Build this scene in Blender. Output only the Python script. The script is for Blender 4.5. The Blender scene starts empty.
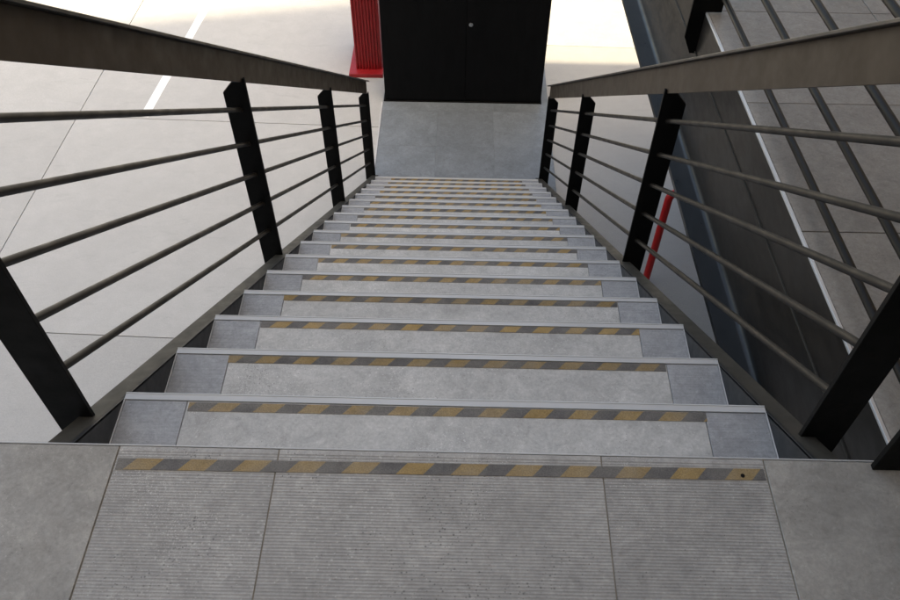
import bpy, bmesh, math, random
from mathutils import Vector, Matrix
random.seed(7)
scene = bpy.context.scene
col = scene.collection

# ------------------------------------------------------------------ camera
cam_d = bpy.data.cameras.new('camera')
cam = bpy.data.objects.new('camera', cam_d); col.objects.link(cam)
cam_d.sensor_fit = 'HORIZONTAL'; cam_d.sensor_width = 36.0
cam_d.lens = 32.362
cam_d.clip_start = 0.02; cam_d.clip_end = 3000
PITCH, YAW, ROLL = 0.8643, -0.0131, 0.0103
fw = Vector((math.sin(YAW)*math.cos(PITCH), math.cos(YAW)*math.cos(PITCH), -math.sin(PITCH)))
rt = Vector((math.cos(YAW), -math.sin(YAW), 0)); up = rt.cross(fw)
r2 = rt*math.cos(ROLL)+up*math.sin(ROLL); u2 = -rt*math.sin(ROLL)+up*math.cos(ROLL)
M = Matrix.Identity(4)
for i in range(3):
    M[i][0], M[i][1], M[i][2] = r2[i], u2[i], -fw[i]
M.translation = (0.0255, -0.7945, 1.4388)
cam.matrix_world = M
scene.camera = cam

# ------------------------------------------------------------------ world, sun, exposure
SUN_EL = math.radians(64)
TRAVEL = Vector((-0.26, 0.966, 0)).normalized()          # where shadows fall on the ground
world = bpy.data.worlds.new('World'); scene.world = world
world.use_nodes = True
wn = world.node_tree.nodes; wl = world.node_tree.links
sky = wn.new('ShaderNodeTexSky'); sky.sky_type = 'NISHITA'; sky.sun_disc = False
sky.sun_elevation = SUN_EL
sky.sun_rotation = math.atan2(-TRAVEL.x, -TRAVEL.y)
sky.air_density = 1.0; sky.dust_density = 5.0; sky.ozone_density = 1.0
wn['Background'].inputs[1].default_value = 0.15
wl.new(sky.outputs[0], wn['Background'].inputs[0])
sd = bpy.data.lights.new('sun', 'SUN'); sd.energy = 2.1; sd.angle = math.radians(0.9); sd.color = (1.0, 0.89, 0.72)
sun = bpy.data.objects.new('sun', sd); col.objects.link(sun)
ldir = Vector((TRAVEL.x*math.cos(SUN_EL), TRAVEL.y*math.cos(SUN_EL), -math.sin(SUN_EL)))
sun.rotation_euler = ldir.to_track_quat('-Z', 'Y').to_euler()
sun.location = (3, -12, 18)
vs = scene.view_settings
vs.view_transform = 'Standard'; vs.look = 'None'; vs.gamma = 1.0; vs.use_curve_mapping = False
vs.exposure = 1.68
vs.use_white_balance = True; vs.white_balance_temperature = 7650; vs.white_balance_tint = 5

# ------------------------------------------------------------------ dimensions
T, R = 0.30, 0.2161            # going and rise of a step
N = 17                         # treads below the landing
K = R/T
G = -18*R                      # yard level
LAND_Y = 0.033                 # front edge of the landing

# ------------------------------------------------------------------ materials
def nodes(name):
    m = bpy.data.materials.new(name); m.use_nodes = True
    nt = m.node_tree
    return m, nt, nt.nodes, nt.links, nt.nodes['Principled BSDF']

def coords(nt, shuffle=True):
    n, l = nt.nodes, nt.links
    tc = n.new('ShaderNodeTexCoord')
    if not shuffle: return tc.outputs['Object']
    oi = n.new('ShaderNodeObjectInfo')
    mu = n.new('ShaderNodeMath'); mu.operation = 'MULTIPLY'; mu.inputs[1].default_value = 37.0
    l.new(oi.outputs['Random'], mu.inputs[0])
    ad = n.new('ShaderNodeVectorMath'); ad.operation = 'ADD'
    l.new(tc.outputs['Object'], ad.inputs[0]); l.new(mu.outputs[0], ad.inputs[1])
    return ad.outputs[0]

def noise(nt, vec, scale, detail=5, rough=0.6, dist=0.0):
    n = nt.nodes.new('ShaderNodeTexNoise'); n.inputs['Scale'].default_value = scale
    n.inputs['Detail'].default_value = detail; n.inputs['Roughness'].default_value = rough
    n.inputs['Distortion'].default_value = dist
    nt.links.new(vec, n.inputs['Vector']); return n.outputs['Fac']

def ramp(nt, fac, stops):
    r = nt.nodes.new('ShaderNodeValToRGB')
    e = r.color_ramp.elements
    while len(e) < len(stops): e.new(0.5)
    for el, (p, c) in zip(e, stops):
        el.position = p; el.color = (c[0], c[1], c[2], 1) if isinstance(c, (tuple, list)) else (c, c, c, 1)
    nt.links.new(fac, r.inputs[0]); return r.outputs[0]

def mix(nt, fac, a, b, mode='MIX'):
    m = nt.nodes.new('ShaderNodeMix'); m.data_type = 'RGBA'; m.blend_type = mode
    for s, v in ((m.inputs[0], fac), (m.inputs[6], a), (m.inputs[7], b)):
        if isinstance(v, (int, float)): s.default_value = v
        elif isinstance(v, (tuple, list)): s.default_value = (v[0], v[1], v[2], 1)
        else: nt.links.new(v, s)
    return m.outputs[2]

def scl(nt, vec, s):
    m = nt.nodes.new('ShaderNodeMapping'); m.inputs['Scale'].default_value = s
    nt.links.new(vec, m.inputs['Vector']); return m.outputs[0]

def bump(nt, h, strength, dist=0.002):
    b = nt.nodes.new('ShaderNodeBump'); b.inputs['Strength'].default_value = strength
    b.inputs['Distance'].default_value = dist
    nt.links.new(h, b.inputs['Height'])
    nt.links.new(b.outputs[0], nt.nodes['Principled BSDF'].inputs['Normal'])

def mat_stone(name, c, spread=0.25, rough=0.55, chips=0.5, stain=0.25, stain_col=None, spec=0.4, vary=0.1, groove=False, brushed=False):
    m, nt, n, l, b = nodes(name)
    v = coords(nt)
    lo = [x*(1-spread) for x in c]; hi = [x*(1+spread) for x in c]
    base = ramp(nt, noise(nt, v, 7, 8, 0.68, 0.4), [(0.28, lo), (0.72, hi)])
    fine = ramp(nt, noise(nt, v, 130, 3, 0.7), [(0.25, 0.72), (0.75, 1.22)])
    base = mix(nt, 0.55, base, fine, 'MULTIPLY')
    # each piece a little paler or darker than its neighbours
    oi = n.new('ShaderNodeObjectInfo')
    base = mix(nt, 1.0, base, ramp(nt, oi.outputs['Random'], [(0.0, 1-vary), (1.0, 1+vary)]), 'MULTIPLY')
    if brushed:
        base = mix(nt, 0.8, base, ramp(nt, noise(nt, scl(nt, v, (6, 260, 6)), 1.0, 3, 0.6), [(0.3, 0.86), (0.7, 1.14)]), 'MULTIPLY')
    if groove:      # grooves a little darker, rib tops unevenly paler
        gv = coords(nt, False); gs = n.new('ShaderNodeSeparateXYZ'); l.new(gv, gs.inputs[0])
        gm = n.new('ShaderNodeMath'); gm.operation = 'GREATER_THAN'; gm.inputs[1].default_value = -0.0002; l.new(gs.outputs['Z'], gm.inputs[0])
        rub_tone = ramp(nt, noise(nt, v, 4, 6, 0.7), [(0.3, 0.95), (0.7, 1.22)])
        base = mix(nt, 1.0, base, mix(nt, gm.outputs[0], (0.88, 0.875, 0.865), rub_tone), 'MULTIPLY')
    # broad dull stains from foot traffic
    st = ramp(nt, noise(nt, v, 2.3, 6, 0.62, 0.8), [(0.42, 0.0), (0.68, 1.0)])
    sm = n.new('ShaderNodeMath'); sm.operation = 'MULTIPLY'; sm.inputs[1].default_value = stain
    l.new(st, sm.inputs[0])
    sc = stain_col or [x*0.66 for x in c]
    base = mix(nt, sm.outputs[0], base, sc)
    # fine pale and dark flecks all over
    if chips:
        fl = noise(nt, v, 62, 9, 0.78, 0.7)
        base = mix(nt, 0.9, base, ramp(nt, fl, [(0.30, 0.66), (0.42, 0.97), (0.58, 1.03), (0.70, 1.38)]), 'MULTIPLY')
        ve = noise(nt, v, 17, 9, 0.72, 1.3)
        base = mix(nt, 0.8, base, ramp(nt, ve, [(0.34, 0.82), (0.5, 1.0), (0.66, 1.16)]), 'MULTIPLY')
    # pale and dark chips of aggregate, gathered in patches
    def specks(scale, thr, colr, amount, psc):
        nonlocal base
        vo = n.new('ShaderNodeTexVoronoi'); vo.inputs['Scale'].default_value = scale
        l.new(v, vo.inputs['Vector'])
        wn_ = n.new('ShaderNodeTexWhiteNoise'); l.new(vo.outputs['Position'], wn_.inputs['Vector'])
        sz = n.new('ShaderNodeMath'); sz.operation = 'MULTIPLY'; sz.inputs[1].default_value = thr
        l.new(wn_.outputs['Value'], sz.inputs[0])
        pa = ramp(nt, noise(nt, v, psc, 3), [(0.40, 0.0), (0.66, 1.0)])
        s2 = n.new('ShaderNodeMath'); s2.operation = 'MULTIPLY'; l.new(sz.outputs[0], s2.inputs[0]); l.new(pa, s2.inputs[1])
        lt = n.new('ShaderNodeMath'); lt.operation = 'LESS_THAN'; l.new(vo.outputs['Distance'], lt.inputs[0]); l.new(s2.outputs[0], lt.inputs[1])
        am = n.new('ShaderNodeMath'); am.operation = 'MULTIPLY'; am.inputs[1].default_value = amount
        l.new(lt.outputs[0], am.inputs[0])
        base = mix(nt, am.outputs[0], base, colr)
    if chips:
        specks(110, 0.33, [min(0.75, x*1.5) for x in c], chips*0.7, 4)
        specks(190, 0.34, [min(0.75, x*1.6) for x in c], chips*0.8, 3)
        specks(420, 0.42, [min(0.75, x*1.7) for x in c], chips*0.6, 3)
        specks(150, 0.32, [x*0.35 for x in c], chips, 5)
        specks(480, 0.42, [x*0.5 for x in c], chips*0.6, 4)
    l.new(base, b.inputs['Base Color'])
    l.new(ramp(nt, noise(nt, v, 14, 5), [(0.3, rough-0.1), (0.7, rough+0.12)]), b.inputs['Roughness'])
    b.inputs['Specular IOR Level'].default_value = spec
    bump(nt, noise(nt, v, 220, 4, 0.7), 0.35, 0.0012)
    return m

def mat_metal(name, c, rough=0.45, metallic=0.0, wear=0.3, wear_col=None, spec=0.5, streak=(1, 1, 1), var=0.18):
    m, nt, n, l, b = nodes(name)
    v = coords(nt)
    vv = scl(nt, v, streak)
    base = ramp(nt, noise(nt, vv, 9, 7, 0.65), [(0.3, [x*(1-var) for x in c]), (0.7, [x*(1+var) for x in c])])
    w = ramp(nt, noise(nt, v, 38, 8, 0.72, 0.5), [(0.60, 0.0), (0.74, 1.0)])
    wm = n.new('ShaderNodeMath'); wm.operation = 'MULTIPLY'; wm.inputs[1].default_value = wear; l.new(w, wm.inputs[0])
    base = mix(nt, wm.outputs[0], base, wear_col or [min(0.8, x*1.7+0.01) for x in c])
    l.new(base, b.inputs['Base Color'])
    b.inputs['Metallic'].default_value = metallic
    l.new(ramp(nt, noise(nt, vv, 22, 5), [(0.3, rough-0.08), (0.7, rough+0.12)]), b.inputs['Roughness'])
    b.inputs['Specular IOR Level'].default_value = spec
    bump(nt, noise(nt, v, 120, 2), 0.04, 0.0005)
    return m

def mat_tape():
    m, nt, n, l, b = nodes('hazard_tape')
    v = coords(nt, False)
    sp = n.new('ShaderNodeSeparateXYZ'); l.new(v, sp.inputs[0])
    a = n.new('ShaderNodeMath'); a.operation = 'MULTIPLY_ADD'; a.inputs[1].default_value = -0.9; l.new(sp.outputs['Y'], a.inputs[0]); l.new(sp.outputs['X'], a.inputs[2])
    oi = n.new('ShaderNodeObjectInfo')
    o = n.new('ShaderNodeMath'); o.operation = 'MULTIPLY_ADD'; o.inputs[1].default_value = 0.108; sc_ = n.new('ShaderNodeSeparateColor'); l.new(oi.outputs['Color'], sc_.inputs[0]); l.new(sc_.outputs[0], o.inputs[0]); l.new(a.outputs[0], o.inputs[2])
    d = n.new('ShaderNodeMath'); d.operation = 'DIVIDE'; d.inputs[1].default_value = 0.108; l.new(o.outputs[0], d.inputs[0])
    f = n.new('ShaderNodeMath'); f.operation = 'FRACT'; l.new(d.outputs[0], f.inputs[0])
    g = n.new('ShaderNodeMath'); g.operation = 'GREATER_THAN'; g.inputs[1].default_value = 0.5; l.new(f.outputs[0], g.inputs[0])
    vv = coords(nt)
    dirt = noise(nt, vv, 26, 7, 0.7)
    ye = ramp(nt, dirt, [(0.3, (0.235, 0.155, 0.06)), (0.7, (0.36, 0.25, 0.11))])
    gr = ramp(nt, dirt, [(0.3, (0.085, 0.08, 0.076)), (0.7, (0.145, 0.135, 0.128))])
    base = mix(nt, g.outputs[0], gr, ye)
    sc = ramp(nt, noise(nt, scl(nt, vv, (1, 2.5, 1)), 60, 6, 0.75), [(0.60, 0.0), (0.72, 0.75)])
    base = mix(nt, sc, base, (0.20, 0.185, 0.16))
    base = mix(nt, 1.0, base, ramp(nt, oi.outputs['Random'], [(0.0, 0.78), (1.0, 1.12)]), 'MULTIPLY')
    rub_tone = ramp(nt, noise(nt, vv, 5.5, 5, 0.65), [(0.42, 0.0), (0.72, 0.6)])
    base = mix(nt, rub_tone, base, (0.235, 0.215, 0.185))
    gri = ramp(nt, noise(nt, vv, 340, 2), [(0.35, 0.75), (0.65, 1.2)])
    base = mix(nt, 0.7, base, gri, 'MULTIPLY')
    l.new(base, b.inputs['Base Color']); b.inputs['Roughness'].default_value = 0.75
    b.inputs['Specular IOR Level'].default_value = 0.3
    bump(nt, noise(nt, vv, 500, 2), 0.4, 0.0008)
    return m

MT = {}
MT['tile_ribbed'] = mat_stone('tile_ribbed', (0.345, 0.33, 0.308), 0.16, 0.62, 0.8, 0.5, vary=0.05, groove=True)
MT['tile_outer'] = mat_stone('tile_outer', (0.325, 0.305, 0.273), 0.24, 0.55, 0.45, 0.7)
MT['tile_tread'] = mat_stone('tile_tread', (0.46, 0.45, 0.43), 0.19, 0.60, 0.6, 0.45)
MT['tile_side'] = mat_stone('tile_side', (0.31, 0.314, 0.322), 0.12, 0.5, 0.4, 0.35, vary=0.05, brushed=True)
MT['tile_bottom'] = mat_stone('tile_bottom', (0.18, 0.20, 0.22), 0.16, 0.42, 0.15, 0.45)
MT['tile_ramp'] = mat_stone('tile_ramp', (0.34, 0.315, 0.28), 0.14, 0.5, 0.15, 0.35, spec=0.4)
MT['grout'] = mat_stone('grout', (0.30, 0.265, 0.215), 0.2, 0.9, 0.0, 0.2)
MT['concrete'] = mat_stone('concrete', (0.435, 0.426, 0.41), 0.05, 0.8, 0.0, 0.28, (0.36, 0.35, 0.335), 0.2)
def scuffs(m):
    nt = m.node_tree; n, l = nt.nodes, nt.links; b = n['Principled BSDF']
    src = b.inputs['Base Color'].links[0].from_socket
    tc = coords(nt)
    w = noise(nt, scl(nt, tc, (1.3, 5.0, 1)), 1.6, 9, 0.78, 1.6)
    sm = ramp(nt, w, [(0.55, 0.0), (0.72, 0.32)])
    c1 = mix(nt, sm, src, (0.24, 0.235, 0.23))
    f = ramp(nt, noise(nt, tc, 45, 6, 0.8, 0.6), [(0.60, 0.0), (0.74, 0.35)])
    pa = ramp(nt, noise(nt, tc, 1.1, 4, 0.6), [(0.5, 0.0), (0.68, 1.0)])
    mm = n.new('ShaderNodeMath'); mm.operation = 'MULTIPLY'; l.new(f, mm.inputs[0]); l.new(pa, mm.inputs[1])
    c2 = mix(nt, mm.outputs[0], c1, (0.20, 0.195, 0.19))
    l.new(c2, b.inputs['Base Color'])
scuffs(MT['concrete'])
MT['subgrade'] = mat_stone('subgrade', (0.38, 0.37, 0.35), 0.2, 0.9, 0.0, 0.3)
MT['white_paint'] = mat_metal('white_paint', (0.80, 0.80, 0.79), 0.7, 0, 0.25, (0.58, 0.57, 0.55), 0.2, var=0.04)
MT['black_steel'] = mat_metal('black_steel', (0.006, 0.0058, 0.0055), 0.55, 0, 0.2, (0.014, 0.012, 0.010), 0.12)
MT['bronze'] = mat_metal('bronze', (0.047, 0.033, 0.0215), 0.5, 0.0, 0.12, (0.052, 0.040, 0.028), 0.25, (0.5, 0.5, 0.5), 0.08)
MT['bronze_dark'] = mat_metal('bronze_dark', (0.032, 0.026, 0.021), 0.42, 0.0, 0.3, (0.10, 0.085, 0.07), 0.5, (1, 0.3, 1))
MT['rod'] = mat_metal('rod', (0.0145, 0.012, 0.0095), 0.45, 0.0, 0.3, (0.03, 0.025, 0.019), 0.24, (1, 0.2, 1))
MT['stringer_web'] = mat_metal('stringer_web', (0.030, 0.031, 0.033), 0.5, 0.0, 0.25, None, 0.4)
MT['flange'] = mat_metal('flange', (0.040, 0.037, 0.031), 0.55, 0.0, 0.4, (0.085, 0.078, 0.066), 0.25, (1, 0.3, 1))
MT['beam'] = mat_metal('beam', (0.022, 0.019, 0.0165), 0.4, 0.0, 0.25, (0.045, 0.039, 0.033), 0.4, (1, 0.4, 1))
MT['beam_sky_tint'] = mat_metal('beam_sky_tint', (0.017, 0.0195, 0.022), 0.35, 0.0, 0.3, (0.07, 0.075, 0.085), 0.6, (1, 0.4, 1))  # beam paint with the sky's blue reflection put into the colour
MT['aluminium'] = mat_metal('aluminium', (0.48, 0.48, 0.475), 0.5, 0.1, 0.35, (0.36, 0.36, 0.36), 0.5, (0.3, 1, 1), 0.08)
MT['alu_bright'] = mat_metal('alu_bright', (0.72, 0.72, 0.71), 0.35, 0.4, 0.3, (0.5, 0.5, 0.5), 0.5, (1, .3, 1), 0.06)
MT['tape'] = mat_tape()
MT['red'] = mat_metal('red_paint', (0.32, 0.012, 0.016), 0.42, 0, 0.15, (0.30, 0.03, 0.03), 0.4, (1, 1, 0.3), 0.12)
MT['red_pipe'] = mat_metal('red_pipe_paint', (0.55, 0.012, 0.014), 0.4, 0, 0.2, (0.34, 0.03, 0.03), 0.4, (1, 1, 0.3), 0.12)
MT['black_door'] = mat_metal('black_door', (0.005, 0.0052, 0.006), 0.6, 0, 0.12, (0.010, 0.010, 0.011), 0.10, (1, 1, 0.25))
MT['chrome'] = mat_metal('chrome', (0.72, 0.71, 0.69), 0.22, 1.0, 0.1, None, 0.5, var=0.05)
MT['facade'] = mat_stone('facade', (0.22, 0.20, 0.175), 0.08, 0.85, 0.0, 0.2)
MT['facade_warm'] = mat_stone('facade_warm', (0.50, 0.37, 0.25), 0.1, 0.8, 0.0, 0.2)
MT['shade_wall'] = mat_stone('shade_wall', (0.30, 0.23, 0.16), 0.1, 0.8, 0.0, 0.2)
MT['glass'] = mat_metal('dark_glass', (0.03, 0.035, 0.04), 0.1, 0, 0.0, None, 0.6)

# ------------------------------------------------------------------ mesh helpers
class MB:
    def __init__(self): self.v = []; self.f = []
    def box(self, x0, x1, y0, y1, z0, z1):
        i = len(self.v)
        self.v += [(x0,y0,z0),(x1,y0,z0),(x1,y1,z0),(x0,y1,z0),(x0,y0,z1),(x1,y0,z1),(x1,y1,z1),(x0,y1,z1)]
        self.f += [tuple(i+k for k in q) for q in ((0,3,2,1),(4,5,6,7),(0,1,5,4),(1,2,6,5),(2,3,7,6),(3,0,4,7))]
        return self
    def prism(self, ring0, ring1):
        i = len(self.v); n = len(ring0)
        self.v += list(ring0)+list(ring1)
        for k in range(n):
            k2 = (k+1) % n
            self.f.append((i+k, i+k2, i+n+k2, i+n+k))
        self.f.append(tuple(i+k for k in reversed(range(n)))); self.f.append(tuple(i+n+k for k in range(n)))
        return self
    def tube(self, pts, rad, n=12):
        pts = [Vector(p) for p in pts]; i = len(self.v)
        prev = None
        for k, p in enumerate(pts):
            d = ((pts[min(k+1, len(pts)-1)]-p).normalized() + (p-pts[max(k-1, 0)]).normalized()).normalized()
            a = prev if prev is not None else (Vector((0,0,1)) if abs(d.z) < 0.9 else Vector((1,0,0)))
            s = (a - d*a.dot(d)).normalized(); t = d.cross(s); prev = s
            for j in range(n):
                an = 2*math.pi*j/n
                self.v.append(tuple(p + s*math.cos(an)*rad + t*math.sin(an)*rad))
        for k in range(len(pts)-1):
            for j in range(n):
                j2 = (j+1) % n
                self.f.append((i+k*n+j, i+k*n+j2, i+(k+1)*n+j2, i+(k+1)*n+j))
        self.f.append(tuple(i+j for j in reversed(range(n)))); e = i+(len(pts)-1)*n
        self.f.append(tuple(e+j for j in range(n)))
        return self
    def mesh(self, name, mat, off=(0,0,0), bevel=0.0, smooth=False, seg=2):
        me = bpy.data.meshes.new(name)
        me.from_pydata([(a-off[0], b-off[1], c-off[2]) for a, b, c in self.v], [], self.f)
        bm = bmesh.new(); bm.from_mesh(me)
        bmesh.ops.recalc_face_normals(bm, faces=bm.faces)
        if bevel:
            bmesh.ops.bevel(bm, geom=[e for e in bm.edges if e.calc_face_angle(0) > 0.5], offset=bevel, segments=seg, affect='EDGES', profile=0.6)
        bm.to_mesh(me); bm.free()
        me.materials.append(MT[mat])
        if smooth:
            for p in me.polygons: p.use_smooth = True
            me.set_sharp_from_angle(angle=math.radians(40))
        return me
    def build(self, name, mat, parent=None, off=(0,0,0), loc=(0,0,0), bevel=0.0, smooth=False, seg=2):
        return place(name, self.mesh(name, mat, off, bevel, smooth, seg), parent, loc)

def place(name, me, parent=None, loc=(0,0,0)):
    o = bpy.data.objects.new(name, me); col.objects.link(o)
    o.location = loc
    if parent: o.parent = parent
    return o
def thing(name, label, cat, loc=(0,0,0), group=None):
    o = bpy.data.objects.new(name, None); col.objects.link(o); o.location = loc
    o.empty_display_size = 0.2
    o['label'] = label; o['category'] = cat
    if group: o['group'] = group
    return o
def struct(o): o['kind'] = 'structure'; return o

# ------------------------------------------------------------------ yard
g = MB(); g.box(-400, 400, -400, 400, G-0.6, G-0.026)
ground = struct(g.build('ground', 'concrete'))
PITCHG, ANG = 2.905, math.radians(-1.6)
ca, sa = math.cos(ANG), math.sin(ANG)
OX, OY = -4.07, 6.23
def slab_column(x0, x1, y0, pitch, j0, j1):
    w = x1-x0
    me = MB().box(0.004, w-0.004, 0.004, pitch-0.004, -0.0255, 0.0).mesh('concrete_slab', 'concrete', bevel=0.003)
    for j in range(j0, j1):
        lx, ly = x0-OX, y0+j*pitch-OY
        o = place('concrete_slab', me, ground, (OX+lx*ca-ly*sa, OY+lx*sa+ly*ca, G))
        o.rotation_euler = (0, 0, ANG)
slab_column(-15.0, -9.4, OY, PITCHG, -4, 5)
slab_column(-9.4, -4.07, OY, PITCHG, -4, 5)
slab_column(-4.07, -0.3, OY, PITCHG, -4, 5)
slab_column(-0.3, 2.65, 2.0, 5.9, -1, 3)
slab_column(2.65, 8.0, 2.0, 5.9, -1, 3)
# painted bay line
pl = MB()
a0, a1 = Vector((-3.405, 6.24)), Vector((-2.86, 13.0)); d = (a1-a0).normalized(); nrm = Vector((d.y, -d.x))
q = [a0, a0+nrm*0.098, a1+nrm*0.098, a1]
pl.prism([(p.x, p.y, G+0.0005) for p in q], [(p.x, p.y, G+0.004) for p in q])
pl.build('painted_line', 'white_paint', ground)

# paved strip at the foot of the stair
foot = MB().box(-0.822, 0.975, 5.11, 9.4, G+0.0005, G+0.006).build('foot_paving', 'tile_bottom'); struct(foot)
xs = [-0.823, -0.223, 0.377, 0.977]; ys = [5.105, 5.222, 5.822, 6.422, 7.022, 7.622, 8.222]
for a in range(3):
    for b_ in range(len(ys)-1):
        MB().box(xs[a]+0.0004, xs[a+1]-0.0004, ys[b_]+0.0004, ys[b_+1]-0.0004, 0.0, 0.009+random.uniform(-.0006,.0006)).build('tile', 'tile_bottom', foot, loc=(0,0,G+0.005), bevel=0.0006, seg=1)
MB().box(-0.835, -0.824, 5.11, 6.56, G+0.001, G+0.0175).build('edge_trim', 'alu_bright', foot, bevel=0.001, seg=1)

# ------------------------------------------------------------------ staircase
stair = thing('staircase', 'long straight flight of grey tiled steps with metal nosings, running down to the yard', 'staircase', (0, 5.1, G))
SO = (0, 5.1, G)
def off_place(o): return o
W = 0.776
tread_me = MB().box(-W, W, -0.335, -0.006, -0.060, -0.0145).mesh('tread', 'stringer_web', bevel=0.001, seg=1)
side_l = MB().box(-W+0.003, -0.6222, -0.300, -0.0215, -0.014, 0.0).mesh('side_tile', 'tile_side', bevel=0.0012, seg=1)
side_r = MB().box(0.6272, W-0.003, -0.300, -0.0215, -0.014, 0.0).mesh('side_tile', 'tile_side', bevel=0.0012, seg=1)
mid_me = MB().box(-0.621, 0.626, -0.300, -0.0215, -0.014, 0.0).mesh('centre_tile', 'tile_tread', bevel=0.0012, seg=1)
nm = MB()
nm.prism([(-W, y, z) for y, z in ((-0.0205,-0.0140),(-0.0205,0.0026),(-0.0180,0.0026),(-0.0172,0.0012),(-0.0040,0.0012),(-0.0032,0.0028),(0.0,0.0016),(0.0,-0.034),(-0.0035,-0.034),(-0.0035,-0.0140))],
         [(W, y, z) for y, z in ((-0.0205,-0.0140),(-0.0205,0.0026),(-0.0180,0.0026),(-0.0172,0.0012),(-0.0040,0.0012),(-0.0032,0.0028),(0.0,0.0016),(0.0,-0.034),(-0.0035,-0.034),(-0.0035,-0.0140))])
nos_me = nm.mesh('nosing', 'aluminium')
trim_me = MB().box(W-0.0025, W+0.0005, -0.300, -0.021, -0.016, 0.0018).mesh('end_trim', 'aluminium')
trim2_me = MB().box(-W-0.0005, -W+0.0025, -0.300, -0.021, -0.016, 0.0018).mesh('end_trim', 'aluminium')
tape_me = MB().box(-0.620, 0.626, -0.0475, -0.0225, 0.0004, 0.0011).mesh('hazard_tape', 'tape')
riser_me = MB().box(-W, W, -0.300-0.012, -0.300-0.001, -0.0145, R-0.062).mesh('riser', 'tile_side')
for i in range(1, N+1):
    t = place('tread', tread_me, stair, (0, i*T-SO[1], -i*R-SO[2]))
    for nme, me in (('side_tile', side_l), ('side_tile', side_r), ('centre_tile', mid_me), ('nosing', nos_me), ('hazard_tape', tape_me), ('end_trim', trim_me), ('end_trim', trim2_me), ('riser', riser_me)):
        o = place(nme, me, t)
        if nme == 'hazard_tape':
            o.color = (random.random(), 0, 0, 1)
            o.location = (random.uniform(-.004,.004), random.uniform(-.002,.001), 0); o.rotation_euler = (0,0,random.uniform(-.0015,.0015))
        if nme == 'centre_tile': o.location = (0, 0, random.uniform(-.0008, .0004))
MB().box(-W, W, 0.0, 0.012, 0, R-0.062).build('riser', 'tile_side', stair, loc=(0, N*T-0.012-SO[1], 0))
# stringers: channel, top flange on the nosing line
def slope_prism(mb, prof, y0, y1):
    mb.prism([(x, y0, h-K*y0) for x, h in prof], [(x, y1, h-K*y1) for x, h in prof])
    return mb
YE = 5.33
for s in (-1, 1):
    st = slope_prism(MB(), [(s*0.7775, -0.012), (s*0.785, -0.012), (s*0.785, -0.33), (s*0.7775, -0.33)], 0.04, 4.95).build('stringer', 'stringer_web', stair, off=SO)
    slope_prism(MB(), [(s*0.7775, -0.012), (s*0.833, -0.012), (s*0.833, -0.022), (s*0.7775, -0.022)], 0.035, YE).build('top_flange', 'flange', st, off=SO, bevel=0.002)
    slope_prism(MB(), [(s*0.785, -0.320), (s*0.833, -0.320), (s*0.833, -0.330), (s*0.785, -0.330)], 0.04, 4.93).build('bottom_flange', 'stringer_web', st, off=SO)
    MB().prism([(s*0.7775, 4.95, G+0.015), (s*0.7775, 4.95, -0.023-K*4.95), (s*0.7775, 5.33, G+0.015)], [(s*0.785, 4.95, G+0.015), (s*0.785, 4.95, -0.023-K*4.95), (s*0.785, 5.33, G+0.015)]).build('toe_plate', 'stringer_web', st, off=SO)

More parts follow.
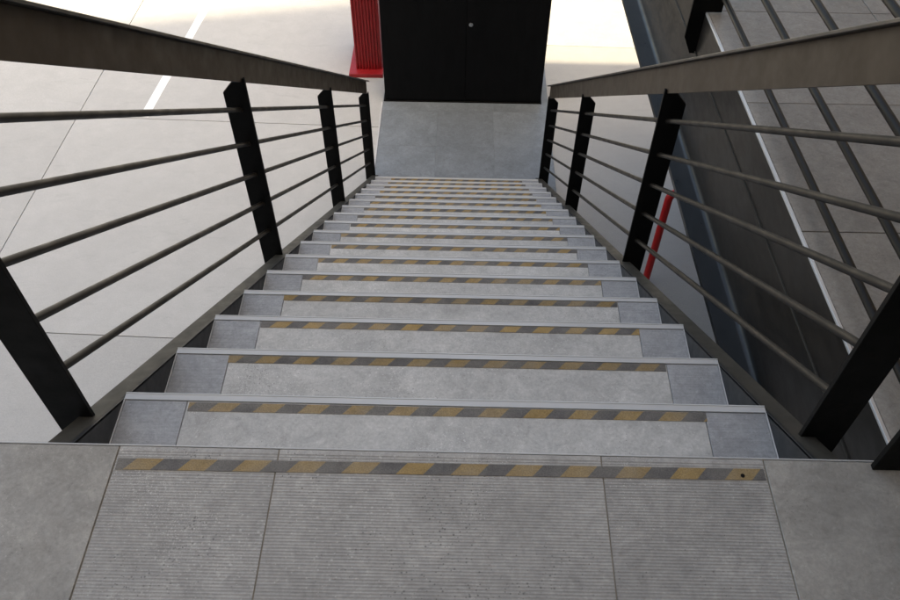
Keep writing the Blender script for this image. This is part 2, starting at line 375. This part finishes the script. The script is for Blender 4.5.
# ------------------------------------------------------------------ stair railings
RODS_H = [0.130, 0.297, 0.464, 0.628, 0.796]
def post_poly(s, y, x_in, zf, hp, zlow, bite=0.055):
    # outline of a flat post: sits on the flange and hangs down its outside, chamfered at both outer corners
    return [(s*x_in, zf-0.004), (s*x_in, zf+hp+0.016), (s*(x_in+0.009), zf+hp+0.016), (s*(x_in+0.009), zf+hp), (s*(x_in+0.053), zf+hp),
            (s*(x_in+0.094), zf+hp-0.048), (s*(x_in+0.094), zf-zlow+0.07), (s*(x_in+bite), zf-zlow), (s*(x_in+0.036), zf-zlow), (s*(x_in+0.036), zf-0.004)]
def stair_railing(s, ys, dh, label):
    base = (s*0.84, ys[-1], G)
    t = thing('stair_railing', label, 'railing', base)
    for k, y in enumerate(ys):
        zf = -0.012-K*y
        low = 0.25 if k < 3 else 0.02
        p = post_poly(s, y, 0.80, zf, 0.938+dh, low)
        if k == 3:
            z3 = G+0.014
            p = [(s*0.80, z3), (s*0.80, zf+0.954+dh), (s*0.809, zf+0.954+dh), (s*0.809, zf+0.938+dh), (s*0.853, zf+0.938+dh), (s*0.894, zf+0.89+dh), (s*0.894, z3)]
        MB().prism([(x, y-0.006, z) for x, z in p], [(x, y+0.006, z) for x, z in p]).build('post', 'black_steel', t, off=base, bevel=0.001, seg=1)
    for h in RODS_H:
        y0, y1 = ys[0]-0.0015, ys[-1]+0.012
        rod = MB().tube([(s*0.842, y0, h+dh-K*y0), (s*0.842, y1, h+dh-K*y1)], 0.0098, 14).build('rod', 'rod', t, off=base, smooth=True)
        for y in ys[1:]:
            for d0, d1 in ((-0.0115, -0.0055), (0.0055, 0.0115)):
                wb = MB(); wb.tube([(s*0.842, y+d0, h+dh-K*(y+d0)), (s*0.842, y+(d0+d1)/2, h+dh-K*(y+(d0+d1)/2)), (s*0.842, y+d1, h+dh-K*(y+d1))], 0.0122 + random.uniform(0, .0012), 10)
                wb.build('weld', 'rod', rod, off=base, smooth=True)
    y0, y1 = -0.05, 5.265
    f = slope_prism(MB(), [(s*0.811, 0.923+dh), (s*0.811, 1.0495+dh), (s*0.819, 1.0495+dh), (s*0.819, 0.923+dh)], y0, y1).build('handrail', 'bronze', t, off=base, bevel=0.001, seg=1)
    slope_prism(MB(), [(s*0.787, 1.050+dh), (s*0.787, 1.0605+dh), (s*0.862, 1.0605+dh), (s*0.862, 1.050+dh)], y0-0.006, y1+0.045).build('cap_plate', 'bronze_dark', f, off=base, bevel=0.0015, seg=1)
    # level return over the landing
    ya = -1.6; zz = -K*y0
    MB().box(min(s*0.811, s*0.819), max(s*0.811, s*0.819), ya, y0-0.001, zz+0.923+dh, zz+1.0495+dh).build('level_rail', 'bronze', t, off=base)
    return t
stair_railing(-1, [0.19, 1.83, 3.55, 5.29], 0.016, 'dark steel railing on the stair side facing the pale open yard')
stair_railing(1, [0.17, 1.83, 3.58, 5.25], 0.0, 'dark steel railing on the stair side next to the sloping walkway')

# ------------------------------------------------------------------ landing
land = MB().box(-1.30, 1.55, -2.6, LAND_Y-0.004, -0.22, -0.004).build('landing', 'grout'); struct(land)
MB().box(-1.302, 1.552, LAND_Y-0.0035, LAND_Y-0.0005, -0.24, 0.0006).build('edge_trim', 'aluminium', land, bevel=0.0007, seg=1)
def ribbed(x0, x1, y0, y1):
    mb = MB(); p, w, dp = 0.0063, 0.0024, 0.0005
    prof = [(y0, -0.0038), (y0, 0.0)]
    y = y0
    y += 0.004
    while y + p < y1 - 0.003:
        prof += [(y, 0.0), (y+0.0006, -dp), (y+p-w-0.0006, -dp), (y+p-w, 0.0)]
        y += p
    prof += [(y1, 0.0), (y1, -0.0038)]
    i = len(mb.v); n = len(prof)
    mb.v += [(x0, a, b) for a, b in prof] + [(x1, a, b) for a, b in prof]
    for k in range(n-1): mb.f.append((k, k+1, n+k+1, n+k))
    mb.f += [(0, n, 2*n-1, n-1)]
    # close the ends with one thin quad per step of the profile
    return mb
seams = [-1.298, -0.6485, -0.326, 0.321, 0.6455, 1.298]
rows = [(-0.62, LAND_Y-0.005), (-1.26, -0.624), (-1.90, -1.264), (-2.54, -1.904)]
for y0, y1 in rows:
    for a in range(5):
        x0, x1 = seams[a]+0.0014, seams[a+1]-0.0014
        dz = random.uniform(-0.0005, 0.0004)
        if 1 <= a <= 3:
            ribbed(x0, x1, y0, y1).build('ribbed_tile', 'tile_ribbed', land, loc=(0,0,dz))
        else:
            MB().box(x0, x1, y0, y1, -0.0038, 0.0005).build('tile', 'tile_outer', land, loc=(0,0,dz), bevel=0.0012, seg=1)
o = MB().box(-0.6435, 0.6415, -0.0125, 0.0125, 0.0006, 0.0014).build('hazard_tape', 'tape', land, loc=(0, -0.009, 0))
o.rotation_euler = (0, 0, 0.0055); o.color = (0.213, 0, 0, 1)
MB().tube([(0.597, -0.009, 0.0012), (0.597, -0.009, 0.0026)], 0.0042, 10).build('screw_head', 'black_steel', land)
for x in (-1.15, 1.4):
    for y in (-2.3, -0.5):
        MB().box(x-0.07, x+0.07, y-0.07, y+0.07, G+0.001, -0.2205).build('support_column', 'black_steel', land, bevel=0.006)
MB().box(-1.25, 1.5, -0.14, -0.02, -0.46, -0.2205).build('edge_beam', 'stringer_web', land)

# railing at the landing's edge by the walkway
LB = (0.90, 0.022, 0.0005)
lr = thing('landing_railing', 'short black post and bar railing on the tiled landing beside the walkway', 'railing', LB)
for y in (0.016, -1.2, -2.4):
    p = [(0.858, 0.001), (0.858, 0.955), (0.911, 0.955), (0.952, 0.907), (0.952, 0.001)]
    MB().prism([(x, y-0.006, z) for x, z in p], [(x, y+0.006, z) for x, z in p]).build('post', 'black_steel', lr, off=LB, bevel=0.001, seg=1)
for h in RODS_H:
    MB().tube([(0.905, 0.022, h), (0.905, -2.41, h)], 0.0098, 12).build('rod', 'rod', lr, off=LB, smooth=True)
f = MB().box(0.866, 0.874, -2.41, 0.03, 0.935, 1.06).build('handrail', 'bronze', lr, off=LB)
MB().box(0.845, 0.92, -2.41, 0.04, 1.0605, 1.071).build('cap_plate', 'bronze_dark', f, off=LB)

# ------------------------------------------------------------------ sloping walkway beside the stair
SL = 0.0625
WX = 1.125
def wz(y): return -0.425 - SL*(y-1.45)
Y0, Y1 = 0.06, 5.4
WB = (2.2, Y1, G)
ramp_t = thing('walkway', 'raised tiled walkway on a dark steel beam sloping down beside the stair', 'walkway', WB)
def wprism(prof, y0, y1):
    return MB().prism([(x, y0, wz(y0)+z) for x, z in prof], [(x, y1, wz(y1)+z) for x, z in prof])
deck = wprism([(WX+0.012, -0.012), (3.6, -0.012), (3.6, -0.14), (WX+0.012, -0.14)], Y0, Y1).build('deck', 'grout', ramp_t, off=WB)
ty = Y0
yc = [Y0, 1.10, 1.86, 2.62] + [2.62+0.76*k for k in range(1, 4)]+[Y1]
yc = [y for y in yc if y <= Y1]
xc = [WX+0.0125, 1.885, 2.645, 3.405]
for b_ in range(len(yc)-1):
    for a in range(3):
        wprism([(xc[a]+0.0018, 0.0), (xc[a+1]-0.0018, 0.0), (xc[a+1]-0.0018, -0.011), (xc[a]+0.0018, -0.011)], yc[b_]+0.0018, yc[b_+1]-0.0018).build('tile', 'tile_ramp', deck, off=WB, bevel=0.0012, seg=1).location.z += random.uniform(-.0006, .0006)
wprism([(WX, 0.004), (WX+0.011, 0.004), (WX+0.011, -0.006), (WX, -0.006)], Y0, Y1).build('edge_trim', 'alu_bright', ramp_t, off=WB, bevel=0.001, seg=1)
wprism([(WX, -0.0065), (WX+0.010, -0.0065), (WX+0.010, -0.195), (WX, -0.195)], Y0, Y1).build('fascia', 'beam', ramp_t, off=WB)
bm_ = wprism([(WX+0.004, -0.1955), (WX+0.016, -0.1955), (WX+0.016, -0.60), (WX+0.004, -0.60)], Y0, Y1).build('beam', 'beam', ramp_t, off=WB)
wprism([(WX-0.006, -0.192), (WX+0.002, -0.192), (WX+0.002, -0.200), (WX-0.006, -0.200)], Y0, Y1).build('lip', 'flange', bm_, off=WB, bevel=0.001, seg=1)
# bottom flange with a rolled fillet at the root
fil = [(WX-0.1, -0.600), (WX-0.018, -0.600)]
for k in range(1, 7):
    an = math.radians(15*k); fil.append((WX-0.018+0.022*math.sin(an), -0.600+0.022*(1-math.cos(an))))
fil += [(WX+0.016, -0.578), (WX+0.016, -0.622), (WX-0.1, -0.622)]
fl = wprism(fil, Y0, Y1).build('bottom_flange', 'beam_sky_tint', bm_, off=WB, smooth=True)
for y in (0.5, 5.2):
    for x in (2.3, 3.4):
        MB().box(x-0.08, x+0.08, y-0.08, y+0.08, G+0.001, wz(y)-0.142).build('support_column', 'black_steel', ramp_t, off=WB, bevel=0.006)

MB().box(2.62, 2.78, Y0, Y1-0.1, G+0.001, wz(Y1)-0.145).build('added_under_wall', 'shade_wall', ramp_t, off=WB)  # unseen wall added to darken and warm the ground right of the stair
# its railing, posts bolted to the fascia
RB = (1.15, 2.59, wz(2.59))
wr = thing('walkway_railing', 'dark railing of parallel bars along the edge of the sloping walkway', 'railing', RB)
for y in (2.60, 5.0):
    z0 = wz(y)
    p = [(1.057, z0-0.12), (1.098, z0-0.205), (WX-0.0005, z0-0.205), (WX-0.0005, z0+0.006), (1.196, z0+0.006), (1.196, z0+0.93), (1.098, z0+0.93), (1.057, z0+0.88)]
    MB().prism([(x, y-0.007, z) for x, z in p], [(x, y+0.007, z) for x, z in p]).build('post', 'black_steel', wr, off=RB, bevel=0.001, seg=1)
for h in (0.125, 0.335, 0.535, 0.740):
    MB().tube([(1.155, 0.10, wz(0.10)+h), (1.155, 5.02, wz(5.02)+h)], 0.0125, 14).build('rod', 'rod', wr, off=RB, smooth=True)
f = wprism([(1.172, 0.925), (1.180, 0.925), (1.180, 1.05), (1.172, 1.05)], 0.1, 5.02).build('handrail', 'bronze', wr, off=RB)
wprism([(1.148, 1.0505), (1.220, 1.0505), (1.220, 1.061), (1.148, 1.061)], 0.1, 5.04).build('cap_plate', 'bronze_dark', f, off=RB)

# ------------------------------------------------------------------ red pipe hoop in the yard
HB = (1.68, 3.99, G+0.0005)
hoop = thing('pipe_barrier', 'red painted pipe hoop standing on the concrete under the walkway', 'barrier', HB)
pts = [(0, 0, 0.0), (0, 0, 1.0)]
for k in range(1, 7):
    an = math.radians(15*k); pts.append((0.055*(1-math.cos(an)), 0.02*(1-math.cos(an)), 1.0+0.055*math.sin(an)))
pts += [(0.70, 0.22, 1.055)]
e = pts[-1]
for k in range(1, 7):
    an = math.radians(15*k); pts.append((e[0]+0.055*math.sin(an), e[1]+0.018*math.sin(an), e[2]-0.055*(1-math.cos(an))))
pts.append((pts[-1][0], pts[-1][1], 0.0))
MB().tube(pts, 0.031, 16).build('pipe', 'red_pipe', hoop, smooth=True)
for p_ in (pts[0], pts[-1]):
    MB().tube([(p_[0], p_[1], 0.0), (p_[0], p_[1], 0.008)], 0.055, 18).build('base_plate', 'red_pipe', hoop, smooth=True)

# ------------------------------------------------------------------ black cabinet at the foot of the stair
FZ = G+0.0145
CB = (0.047, 6.58, FZ)
cab = thing('black_cabinet', 'tall matt black cabinet with double doors standing at the foot of the stair', 'cabinet', CB)
HC = 2.15
MB().box(-0.803, 0.896, 6.608, 7.00, FZ+0.012, FZ+HC).build('body', 'black_door', cab, off=CB, bevel=0.004)
for a, b2 in ((-0.800, 0.0650), (0.0690, 0.893)):
    MB().box(a, b2, 6.582, 6.607, FZ+0.022, FZ+HC-0.03).build('door', 'black_door', cab, off=CB, bevel=0.002)
MB().box(-0.816, 0.903, 6.572, 7.005, FZ, FZ+0.0115).build('plinth', 'black_steel', cab, off=CB, bevel=0.002)
kb = MB(); kz = -2.94
kb.tube([(0.111, 6.583, kz), (0.111, 6.576, kz)], 0.021, 20)
kb.tube([(0.111, 6.577, kz), (0.111, 6.566, kz)], 0.013, 16)
kb.build('lock', 'chrome', cab, off=CB, smooth=True)

# ------------------------------------------------------------------ red ribbed unit beside the cabinet
UB = (-1.02, 7.35, G+0.0005)
unit = thing('red_ribbed_unit', 'bright red upright unit with fluted front on a flat red base', 'unit', UB)
MB().box(-1.241, -0.86, 7.028, 7.70, G+0.0005, G+0.047).build('base', 'red', unit, off=UB, bevel=0.004)
MB().box(-1.169, -0.875, 7.139, 7.62, G+0.0475, G+2.0).build('body', 'red', unit, off=UB, bevel=0.003)
rb = MB(); x = -1.170; pw = 0.0335
while x + pw < -0.872:
    rb.prism([(x+0.002, 7.1385, G+0.0476), (x+0.007, 7.124, G+0.0476), (x+pw-0.012, 7.124, G+0.0476), (x+pw-0.007, 7.1385, G+0.0476)],
             [(x+0.002, 7.1385, G+2.0), (x+0.007, 7.124, G+2.0), (x+pw-0.012, 7.124, G+2.0), (x+pw-0.007, 7.1385, G+2.0)])
    x += pw
rb.build('fluted_panel', 'red', unit, off=UB)

# ------------------------------------------------------------------ the building that shades the yard
BB = (0, -8, G+0.0005)
bt = thing('building', 'plain rendered building behind the landing with a lower wing beside the walkway', 'building', BB)
SH = math.tan(SUN_EL) / TRAVEL.y                           # parapet height for each metre of shadow
H1 = (8.68 + 3.2) * SH; H2 = (7.32 + 3.4) * SH
def yl(x): return -3.2 + 0.22*(x-1.65)
SX = 0.1 + 11.9*(-TRAVEL.x/TRAVEL.y)                       # where the taller block ends
q = [(-22, yl(-22)), (SX, yl(SX)), (SX, -16), (-22, -16)]
MB().prism([(x, y, G+0.0005) for x, y in q], [(x, y, G+H1) for x, y in q]).build('tall_block', 'facade', bt, off=BB)
MB().box(SX+0.001, 9.0, -16, -3.4, G+0.0005, G+H2).build('low_block', 'facade', bt, off=BB)
MB().box(4.0, 14, -3.39, 10.4, G+0.0005, G+7.2).build('wing', 'facade_warm', bt, off=BB)
MB().box(0.95, 3.999, -3.35, 7.31-(2.6-G)/SH, 2.6, 2.8).build('added_canopy', 'facade_warm', bt, off=BB)  # unseen roof slab added and sized to darken the walkway side
